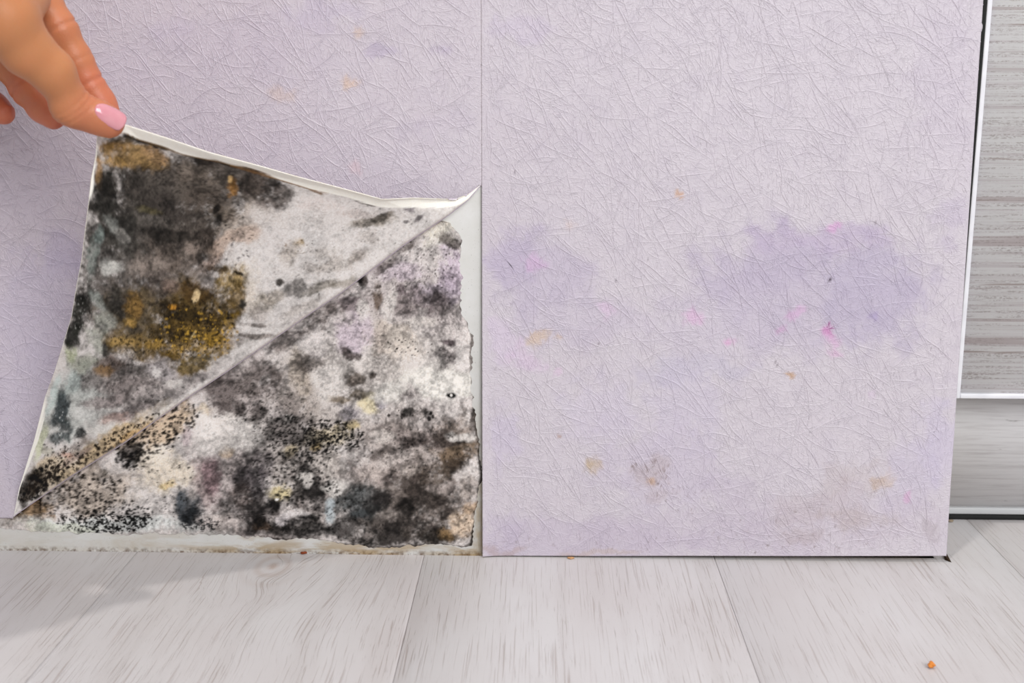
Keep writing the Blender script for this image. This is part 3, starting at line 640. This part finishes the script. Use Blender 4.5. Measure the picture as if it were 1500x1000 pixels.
# clean selvage along the outer rims
px, py = Q[..., 0].ravel(), Q[..., 1].ravel()
rgb = fl.sample(px, py).reshape(NT, NR, 3)
selv = np.interp(np.linspace(143, 705, 200), [143, 170, 183, 243, 305, 350, 380, 432, 500, 560, 610, 660, 690, 705], [5, 10, 14, 14, 7, 6, 9, 13, 11, 13, 12, 10, 10, 10])
xE = E[:, 0]
wsel = np.interp(xE, np.linspace(143, 705, 200), selv) 
wsel = np.where(tpar < TC, np.interp(E[:, 1], [198, 225, 245, 285, 310, 560, 600, 680, 710, 755], [-2, -1, 3, 2.5, -1.5, -1, 3.5, 4, 1, 1]), wsel)
dist = np.where(tpar[:, None] < TC, (Q[..., 0] - E[:, None, 0]) * 0.95, (Q[..., 1] - np.interp(Q[..., 0], ET[:, 0], ET[:, 1])) * 0.96)
nzs = (vnoise(NT, NR, 12, rng) - .5) * 4
mk = sstep(1.5, -1.5, dist - wsel[:, None] - nzs) 
tan = sstep(3.5, -1, np.abs(dist - wsel[:, None] - nzs)) * (tpar > TC)[:, None] * 0.5 * (Q[..., 0] < 480)
rgb += (lin('b08a5c') - rgb) * tan[..., None]
rgb += (lin('f7f3e9') - rgb) * mk[..., None]
crest = np.exp(-((np.arange(NR) - 7) / 2.2) ** 2)[None, :, None] * 0.5 * (0.5 + vnoise(NT, NR, 30, rng))[..., None]  # paler line painted along the fold as its highlight
rgb += (lin('d9cfc6') - rgb) * np.clip(crest, 0, 1)
m = NM('mouldy_paper_back', 0.88, 0.15)
co = m.coord('Object')
col = m.mix(0.45, m.attr(), m.ramp(m.noise(co, 800, 4, 0.75), [(0.25, 0.15), (0.5, 0.5), (0.75, 0.85)]), 'OVERLAY')
FLAPBACK = m.out(col, m.bump(m.noise(co, 500, 5, 0.7), 0.0002, 0.5))
Pf = P.reshape(-1, 3)
i = np.arange(NT * NR).reshape(NT, NR)
n0 = len(Pf)
# normals for the thickness
du = np.gradient(P, axis=0); dv = np.gradient(P, axis=1)
nrm = np.cross(du, dv); nrm /= np.linalg.norm(nrm, axis=-1)[..., None] + 1e-12
nrm *= np.where(nrm[..., 1:2] > 0, 1, -1)
Pb = (P + nrm * 0.0005).reshape(-1, 3)
f = grid_faces(NT, NR)
if np.cross(P[230, 100] - P[229, 100], P[229, 101] - P[229, 100])[1] > 0: f = f[:, ::-1]
rimi = i[:, -1]
rim = np.stack([rimi[:-1], rimi[1:], rimi[1:] + n0, rimi[:-1] + n0], -1)
me = mesh_np('peeled_flap', np.concatenate([Pf, Pb]), np.concatenate([f, f[:, ::-1] + n0, rim]))
colour(me, np.concatenate([rgb.reshape(-1, 3), np.tile(lin('cfc3d0'), (n0, 1))]))
flap = add('peeled_flap', me, [FLAPBACK, PAPER, PAPEREDGE], left)
mi = np.zeros(len(me.polygons), np.int32); mi[len(f):2 * len(f)] = 1; mi[2 * len(f):] = 2
me.polygons.foreach_set('material_index', mi)
flap['label'] = 'folded-back corner showing the mould-blackened and mustard stained back of the paper'

# ================================================================== CABINET in the alcove
m = NM('striped_panel_print', 0.45, 0.4)
z1 = m.noise(m.coord('Object', (2, 1, 190)), 1, 5, 0.75, 0.3)
z2 = m.noise(m.coord('Object', (14, 1, 420), (3, 0, 5)), 1, 5, 0.8, 0.6)
z3 = m.noise(m.coord('Object', (1.2, 1, 120), (0, 0, 9)), 1, 3, 0.6, 0.1)
spk = m.noise(m.coord('Object', (420, 1, 900)), 1, 3, 0.7, 0.5)
col = m.ramp(z1, [(0.28, lin('d8d1d2')), (0.40, lin('ebe7e8')), (0.47, lin('f6f5f5')), (0.55, lin('efeded')), (0.63, lin('ddd6d7')), (0.72, lin('f3f1f1'))])
col = m.mix(m.ramp(z3, [(0.56, 0.0), (0.60, 0.75), (0.66, 0.75), (0.70, 0.0)]), col, lin('ccc0c0'))
wear = m.math('MULTIPLY', m.ramp(z2, [(0.50, 0.0), (0.56, 1.0)]), m.ramp(spk, [(0.45, 0.0), (0.56, 1.0)]))
col = m.mix(m.math('MULTIPLY', wear, 0.5), col, lin('94837f'))
br = m.ramp(m.noise(m.coord('Object', (7, 1, 260), (1, 0, 3)), 1, 3, 0.6, 0.3), [(0.64, 0.0), (0.70, 0.8)])
col = m.mix(br, col, lin('b3a29e'))
PANEL = m.out(col, m.bump(z2, 0.0001, 0.5))
m = NM('white_lacquer_profile', 0.35, 0.5)
PROFILE = m.out(m.ramp(m.noise(m.coord('Object'), 80, 2), [(0.3, lin('dcdbe0')), (0.7, lin('e8e7eb'))]))
m = NM('grey_wood_plinth', 0.6, 0.3)
g = m.noise(m.coord('Object', (18, 1, 420)), 1, 4, 0.65, 0.3)
col = m.ramp(g, [(0.3, lin('cfcbcc')), (0.5, lin('e6e4e5')), (0.75, lin('eceaeb'))])
sp = m.ramp(m.noise(m.coord('Object', (60, 1, 300)), 1, 3), [(0.68, 0.0), (0.74, 0.5)])
col = m.mix(sp, col, lin('7f7a76'))
PLINTH = m.out(col, m.bump(g, 0.0001, 0.5))
STRIP = NM('grey_metal_strip', 0.4, 0.5).out(lin('b9babb'))
GAPDARK = NM('dark_gap_strip', 0.7, 0.2).out(lin('3a3b3b'))  # dark tone of the strips beside the frame and below the plinth
CARC = NM('dark_carcass_board', 0.8, 0.2).out(lin('5a5350'))
YD, YP = 0.052, 0.077
cab = bpy.data.objects.new('sliding_cabinet', None); C.objects.link(cab)
xf = at(1450, 0, 1, YD)[0] - 0.0004; xf2 = at(1403, 575, 1, YD)[0]
xf = (xf * 0.55 + xf2 * 0.45) - 0.0009
zf = at(1450, 584, 1, YD)[2]; zf1 = at(1450, 577, 1, YD)[2]
cab.location = (0, 0, 0)
tag(cab, 'cabinet front with horizontally striped door and grey wooden plinth beside the wallpapered corner', 'cabinet')
fr = boxes('door_frame', [(xf, xf + 0.0030, YD, YD + 0.02, zf, 1.5), (xf + 0.0030, 1.5, YD, YD + 0.02, zf, zf1)], PROFILE, cab, 0.0006)
boxes('door_panel', [(xf + 0.0030, 1.5, YD + 0.0025, YD + 0.016, zf1, 1.5)], PANEL, cab)
boxes('gap_shade_strip', [(xf - 0.0006, xf - 0.00002, YD + 0.0008, YD + 0.021, zf + 0.0005, 1.5)], GAPDARK, cab)  # dark strip standing in for the shaded gap beside the frame
boxes('carcass', [(XE + 0.004, 1.5, YD + 0.06, 0.29, zf + 0.001, 1.5)], CARC, cab)
zp = at(1450, 742, 1, YP)[2]; zq = at(1450, 751, 1, YP)[2]
boxes('plinth', [(XE + 0.002, 1.5, YP, YP + 0.016, zp, zf + 0.02)], PLINTH, cab)
boxes('plinth_strip', [(XE + 0.002, 1.5, YP - 0.003, YP + 0.016, zq, zp)], STRIP, cab, 0.0006)
boxes('plinth_dark_line', [(XE + 0.002, 1.5, YP - 0.0005, YP + 0.016, 0.0, zq)], GAPDARK, cab)  # dark line between the floor and the plinth strip

# ================================================================== HAND
def seg_sdf(G, a, b, ra, rb):
    ba = b - a; L2 = ba @ ba
    t = np.clip(((G - a) @ ba) / L2, 0, 1)
    return np.linalg.norm(G - a - t[..., None] * ba, axis=-1) - (ra + (rb - ra) * t)
def smin(a, b, k):
    h = np.clip(0.5 + 0.5 * (b - a) / k, 0, 1)
    return b + (a - b) * h - k * h * (1 - h)
def J(px, py, s): return wall_pt(px, py, s)
thumb = [(-60, -62, .152, 16), (6, 28, .140, 14.8), (40, 74, .132, 12.6), (76, 104, .125, 10.8), (104, 150, .116, 8.7), (122, 161, .113, 7.7), (146, 171, .1095, 7.9), (164, 178, .1075, 6.8)]
index = [(14, -62, .090, 11.5), (62, 5, .093, 9.4), (88, 42, .094, 8.3), (112, 88, .091, 7.9), (130, 122, .0895, 7.2), (148, 150, .0885, 7.0), (162, 172, .0895, 6.0)]
middle = [(-22, -50, .075, 11), (-10, 40, .068, 9), (16, 98, .066, 8.2), (38, 132, .072, 7.6), (62, 158, .079, 7.2), (78, 172, .083, 6.6)]
ring = [(-62, -32, .064, 10.5), (-62, 40, .054, 8.8), (-52, 98, .052, 8), (-30, 132, .058, 7.4), (-8, 156, .066, 6.8), (5, 166, .070, 6.4)]
pinky = [(-98, -6, .060, 9.5), (-108, 50, .050, 7.6), (-102, 96, .050, 6.8), (-86, 122, .056, 6.2), (-68, 140, .063, 5.6)]
wrist = J(-170, -190, .150); fore = J(-330, -400, .21); elbow = J(-620, -760, .30)
def chain(l): return [(J(a, b, s), r * 1e-3) for a, b, s, r in l]
TH, IX, MD, RG, PK = map(chain, (thumb, index, middle, ring, pinky))
palm = [(wrist, IX[0][0], .020, .0125), (wrist, MD[0][0], .020, .012), (wrist, RG[0][0], .020, .0115), (wrist, PK[0][0], .019, .011),
        (IX[0][0], MD[0][0], .0125, .012), (MD[0][0], RG[0][0], .012, .0115), (RG[0][0], PK[0][0], .0115, .010), (wrist, TH[0][0], .022, .018), (wrist, fore, .023, .027), (fore, elbow, .028, .036),
        (TH[1][0], IX[0][0], .013, .012), (TH[0][0], IX[0][0], .014, .012), (TH[1][0], J(46, -4, .115), .012, .009)]
allp = np.array([p for c in (TH, IX, MD, RG, PK) for p, _ in c] + [wrist, fore, fore * 0.35 + elbow * 0.65])
lo, hi = allp.min(0) - 0.035, allp.max(0) + 0.022
h = 0.0012
dims = np.ceil((hi - lo) / h).astype(int)
def field(prims, k, out=None):
    """prims: (a, b, ra, rb), combined smoothly, evaluated only near each primitive"""
    D = np.full(dims, 0.05, np.float32) if out is None else out
    for a, b, ra, rb in prims:
        pad = max(ra, rb) + 0.02
        i0 = np.clip(((np.minimum(a, b) - pad - lo) / h).astype(int), 0, dims); i1 = np.clip(((np.maximum(a, b) + pad - lo) / h).astype(int) + 1, 0, dims)
        if (i1 <= i0).any(): continue
        ax = [lo[q] + h * np.arange(i0[q], i1[q]) for q in range(3)]
        G = np.stack(np.meshgrid(*ax, indexing='ij'), -1)
        sl = tuple(slice(i0[q], i1[q]) for q in range(3))
        D[sl] = smin(D[sl], seg_sdf(G, a, b, ra, rb).astype(np.float32), k)
    return D
def segs(ch): return [(ch[k][0], ch[k + 1][0], ch[k][1], ch[k + 1][1]) for k in range(len(ch) - 1)]
DP = field(palm, 0.012)
D = field(segs(TH), 0.004, DP.copy())
# thumb pulp and knuckle bulge
D = field([(J(118, 172, .112), J(160, 187, .1065), .0060, .0052), (J(98, 160, .117), J(104, 162, .117), .0082, .0082)], 0.004, D)
for ch in (IX, MD, RG, PK):
    D = np.minimum(D, field(segs(ch), 0.005, DP.copy()))
for q in range(3):                                        # close the arm where it leaves the grid
    e0 = [slice(None)] * 3; e0[q] = slice(0, 2); D[tuple(e0)] = 0.01
    e0[q] = slice(-2, None); D[tuple(e0)] = 0.01
# naive surface nets
def surface_nets(D):
    ins = D < 0
    c = [D[x:D.shape[0] - 1 + x, y:D.shape[1] - 1 + y, z:D.shape[2] - 1 + z] for x in (0, 1) for y in (0, 1) for z in (0, 1)]
    s = sum((q < 0).astype(np.int8) for q in c)
    act = (s > 0) & (s < 8)
    idx = np.full(act.shape, -1, np.int32); ids = np.argwhere(act); idx[act] = np.arange(len(ids))
    cv = np.stack([q[act] for q in c], 1)
    offs = np.array([(x, y, z) for x in (0, 1) for y in (0, 1) for z in (0, 1)], float)
    acc = np.zeros((len(ids), 3)); cnt = np.zeros(len(ids))
    for a in range(8):
        for b in range(a + 1, 8):
            if np.abs(offs[a] - offs[b]).sum() != 1: continue
            x = (cv[:, a] < 0) != (cv[:, b] < 0)
            t = cv[:, a] / np.where(x, cv[:, a] - cv[:, b], 1)
            acc += np.where(x[:, None], offs[a] + t[:, None] * (offs[b] - offs[a]), 0); cnt += x
    V = lo + h * (ids + acc / cnt[:, None])
    Fs = []
    for ax in range(3):
        u, v = (ax + 1) % 3, (ax + 2) % 3
        s0 = [slice(1, -1)] * 3; s0[ax] = slice(0, -1)
        s1 = list(s0); s1[ax] = slice(1, None)
        s1 = [slice(1, -1)] * 3; s0 = [slice(1, -1)] * 3
        s0[ax] = slice(0, D.shape[ax] - 1); s1[ax] = slice(1, D.shape[ax])
        A, Bm = ins[tuple(s0)], ins[tuple(s1)]
        e = np.argwhere(A != Bm); fl_ = A[A != Bm]
        base = e.copy()
        for q in range(3):
            if q != ax: base[:, q] += 1
        def cell(du_, dv_):
            k = base.copy(); k[:, u] -= du_; k[:, v] -= dv_
            return idx[k[:, 0], k[:, 1], k[:, 2]]
        qd = np.stack([cell(1, 1), cell(0, 1), cell(0, 0), cell(1, 0)], 1)
        qd[~fl_] = qd[~fl_][:, ::-1]
        Fs.append(qd)
    Fq = np.concatenate(Fs)
    return V, Fq[(Fq >= 0).all(1)]
V, Fq = surface_nets(D)
def smooth(V, Fq, it, lam=0.5):
    e = np.concatenate([Fq[:, [0, 1]], Fq[:, [1, 2]], Fq[:, [2, 3]], Fq[:, [3, 0]]])
    e = np.concatenate([e, e[:, ::-1]])
    deg = np.bincount(e[:, 0], minlength=len(V)).astype(float)
    for _ in range(it):
        a = np.stack([np.bincount(e[:, 0], V[e[:, 1], q], len(V)) for q in range(3)], 1) / np.maximum(deg, 1)[:, None]
        V = V + lam * (a - V)
    return V
V = smooth(V, Fq, 6)
# skin folds over the joints: shallow grooves across the finger
def groove(V, c, axis, w, depth, R):
    c = np.asarray(c); axis = axis / np.linalg.norm(axis)
    dl = V - c; t = dl @ axis; rad = np.linalg.norm(dl - t[:, None] * axis, axis=1)
    g = np.exp(-(t / w) ** 2) * sstep(R * 1.5, R * 1.15, rad)
    return V - (dl - t[:, None] * axis) / (rad[:, None] + 1e-9) * (g * depth)[:, None]
for ch, k, dp in ((IX, 2, .0008), (IX, 4, .0008), (IX, 3, .0003), (MD, 3, .0008), (RG, 3, .0007)):
    ax = ch[k + 1][0] - ch[k - 1][0]
    V = groove(V, ch[k][0], ax, .0011, dp, ch[k][1] + .003)
ax = TH[5][0] - TH[3][0]
for q, dp in ((-.003, .0004), (0, .0005), (.0028, .0004)):
    V = groove(V, TH[4][0] + ax / np.linalg.norm(ax) * (q + .002), ax, .0008, dp, TH[4][1] + .004)
me = mesh_np('person', V, Fq)
# skin tone: redder towards the finger ends and in the bends
tip = np.zeros(len(V))
for ch, w in ((TH, .7), (IX, 1.0), (MD, 1.0), (RG, 1.0), (PK, .9)):
    for k in range(len(ch) - 3, len(ch)):
        tip = np.maximum(tip, w * np.exp(-(np.linalg.norm(V - ch[k][0], axis=1) / .013) ** 2))
    if ch is IX or ch is MD or ch is RG:
        for k in range(1, len(ch)):
            tip = np.maximum(tip, .55 * np.exp(-(np.linalg.norm(V - ch[k][0], axis=1) / .014) ** 2))
rgb = lin('b67a50')[None] + (lin('bf6650') - lin('b67a50'))[None] * tip[:, None]
colour(me, rgb)
m = NM('skin', 0.45, 0.4)
co = m.coord('Object')
col = m.mix(m.ramp(m.noise(co, 90, 4, 0.6), [(0.35, 0.0), (0.7, 0.3)]), m.attr(), lin('c0794f'))
m.b.inputs['Subsurface Weight'].default_value = 0.25
m.b.inputs['Subsurface Radius'].default_value = (0.0040, 0.0016, 0.0008)
m.b.inputs['Subsurface Scale'].default_value = 1.0
v = m.n('ShaderNodeTexVoronoi'); m.l(co, v.inputs['Vector']); v.inputs['Scale'].default_value = 1100
SKIN = m.out(col, m.bump(v.outputs['Distance'], 0.00022, 0.35))
person = add('person', me, SKIN)
tag(person, 'bare hand of a person pinching the peeled wallpaper corner between thumb and finger', 'person')
# thumb nail: curved plate set on the back of the last phalanx
def nail(cpx, axis_from, axis_to, c3, nrm, L, Wd, Rn, name):
    a = (axis_to - axis_from); a /= np.linalg.norm(a)
    n_ = nrm - (nrm @ a) * a; n_ /= np.linalg.norm(n_)
    w_ = np.cross(a, n_)
    nu, nw = 22, 19
    pts = np.zeros((nu, nw, 3))
    for i_, s_ in enumerate(np.linspace(-1, 1, nu)):
        half = Wd / 2 * (1 - abs(s_) ** 4 * (0.40 if s_ < 0 else 0.16)) * (0.94 + 0.06 * s_)
        for j_, q_ in enumerate(np.linspace(-1, 1, nw)):
            ang = q_ * half / Rn
            sag = (1 - abs(q_) ** 3 * 0.22)
            al = s_ * L / 2 * (sag if s_ < 0 else (1 - 0.16 * q_ * q_))
            pts[i_, j_] = c3 + a * al + w_ * math.sin(ang) * Rn + n_ * (math.cos(ang) * Rn - Rn) - n_ * (0.0006 * max(0, -s_) ** 3 + 0.0005 * s_ * s_ + .0004 * abs(q_) ** 6)
    front = pts.reshape(-1, 3); back = front - n_ * 0.0009
    f = grid_faces(nu, nw)
    ii = np.arange(nu * nw).reshape(nu, nw)
    ring_ = np.concatenate([ii[:, 0], ii[-1, 1:], ii[:-1, -1][::-1], ii[0, 1:-1][::-1]])
    r2 = np.roll(ring_, -1)
    me = mesh_np(name, np.concatenate([front, back]), np.concatenate([f, f[:, ::-1] + nu * nw, np.stack([ring_, r2, r2 + nu * nw, ring_ + nu * nw], -1)[:, ::-1]]))
    return me
m = NM('pink_nail_varnish', 0.16, 0.5)
m.b.inputs['Coat Weight'].default_value = 0.5
NAIL = m.out(m.ramp(m.noise(m.coord('Object'), 120, 2), [(0.3, lin('c9828c')), (0.7, lin('d09097'))]))
nc = J(164, 172.5, .108)
todir = CAM - nc; todir /= np.linalg.norm(todir)
nn = todir + 0.42 * _U + 0.10 * _R; nn /= np.linalg.norm(nn)
axis0 = (TH[7][0] - TH[6][0]) / np.linalg.norm(TH[7][0] - TH[6][0])
nn2 = nn - (nn @ axis0) * axis0; nn2 /= np.linalg.norm(nn2)
p6, p7 = TH[6][0] + nn2 * 0.0096, TH[7][0] + nn2 * 0.0079
axu = (p7 - p6) / np.linalg.norm(p7 - p6)
me = nail(None, p6, p7, p6 * 0.42 + p7 * 0.58 + axu * 0.0012, nn2, .0166, .0126, .0074, 'thumb_nail')
nl_ = add('thumb_nail', me, NAIL, person); nl_['label'] = 'glossy pale pink varnished thumb nail'

# ================================================================== CRUMBS ON THE FLOOR, DARK WEDGE AT THE CORNER
import bmesh
def crumb(px, py, size, col, label, seed, squash=0.7, stretch=1.0):
    bm = bmesh.new(); bmesh.ops.create_icosphere(bm, subdivisions=3, radius=1.0)
    rnd = random.Random(seed); ph = [rnd.uniform(0, 6) for _ in range(6)]
    for v_ in bm.verts:
        c_ = v_.co
        k = 1 + 0.22 * math.sin(3 * c_.x + ph[0]) * math.cos(2.6 * c_.y + ph[1]) + 0.16 * math.sin(5 * c_.z + 4 * c_.x + ph[2]) + 0.08 * math.sin(9 * c_.y + ph[3])
        v_.co = Vector((c_.x * k * stretch, c_.y * k, c_.z * k * squash)) * size
    zmin = min(v_.co.z for v_ in bm.verts)
    p = floor_pt(px, py)
    for v_ in bm.verts: v_.co.z -= zmin
    me = bpy.data.meshes.new('crumb'); bm.to_mesh(me); bm.free()
    for pl in me.polygons: pl.use_smooth = True
    m = NM('crumb_' + str(seed), 0.7, 0.3)
    c = lin(col)
    mat = m.out(m.ramp(m.noise(m.coord('Object'), 900, 3), [(0.3, c * 0.7), (0.7, c)]), m.bump(m.noise(m.coord('Object'), 1200, 3), 0.0004, 0.6))
    o = add('crumb', me, mat); o.location = (p[0], p[1], 0)
    tag(o, label, 'crumb', 'crumbs on the floor')
crumb(1364, 978, .0019, 'e08a3a', 'orange crumb lying alone out on the pale floorboards', 1, .8)
crumb(445, 811, .0013, '8a3f1e', 'rusty red crumb at the foot of the mouldy wall', 2, .6, 1.5)
crumb(836, 818, .0012, 'c99a6c', 'tan crumb at the foot of the glued wallpaper strip', 3, .5, 1.6)
crumb(1392, 764, .0016, '9a8a76', 'grey brown crumb in the alcove by the plinth', 4, .45, 1.5)
# dark splinter standing in for the shade of the gap at the wall corner
a, b_, c_ = floor_pt(1378, 823.5), floor_pt(1394, 823.5), floor_pt(1381, 812)
V = [(a[0] + .004, a[1] + .004, 0.0), (b_[0], b_[1], 0.0), (c_[0] + .001, 0.012, 0.0), (a[0] + .004, a[1] + .004, 0.0026), (b_[0] - .001, b_[1] + .0005, 0.0004), (c_[0] + .001, 0.012, 0.0034)]
me = bpy.data.meshes.new('gap_shade_wedge'); me.from_pydata(V, [], [(0, 2, 1), (3, 4, 5), (0, 1, 4, 3), (1, 2, 5, 4), (2, 0, 3, 5)]); me.update()
o = add('gap_shade_wedge', me, NM('gap_shade_dark', 0.9, 0.1).out(lin('3a2c20')))
tag(o, 'dark splinter poking out under the wallpaper at the wall corner', 'wedge')
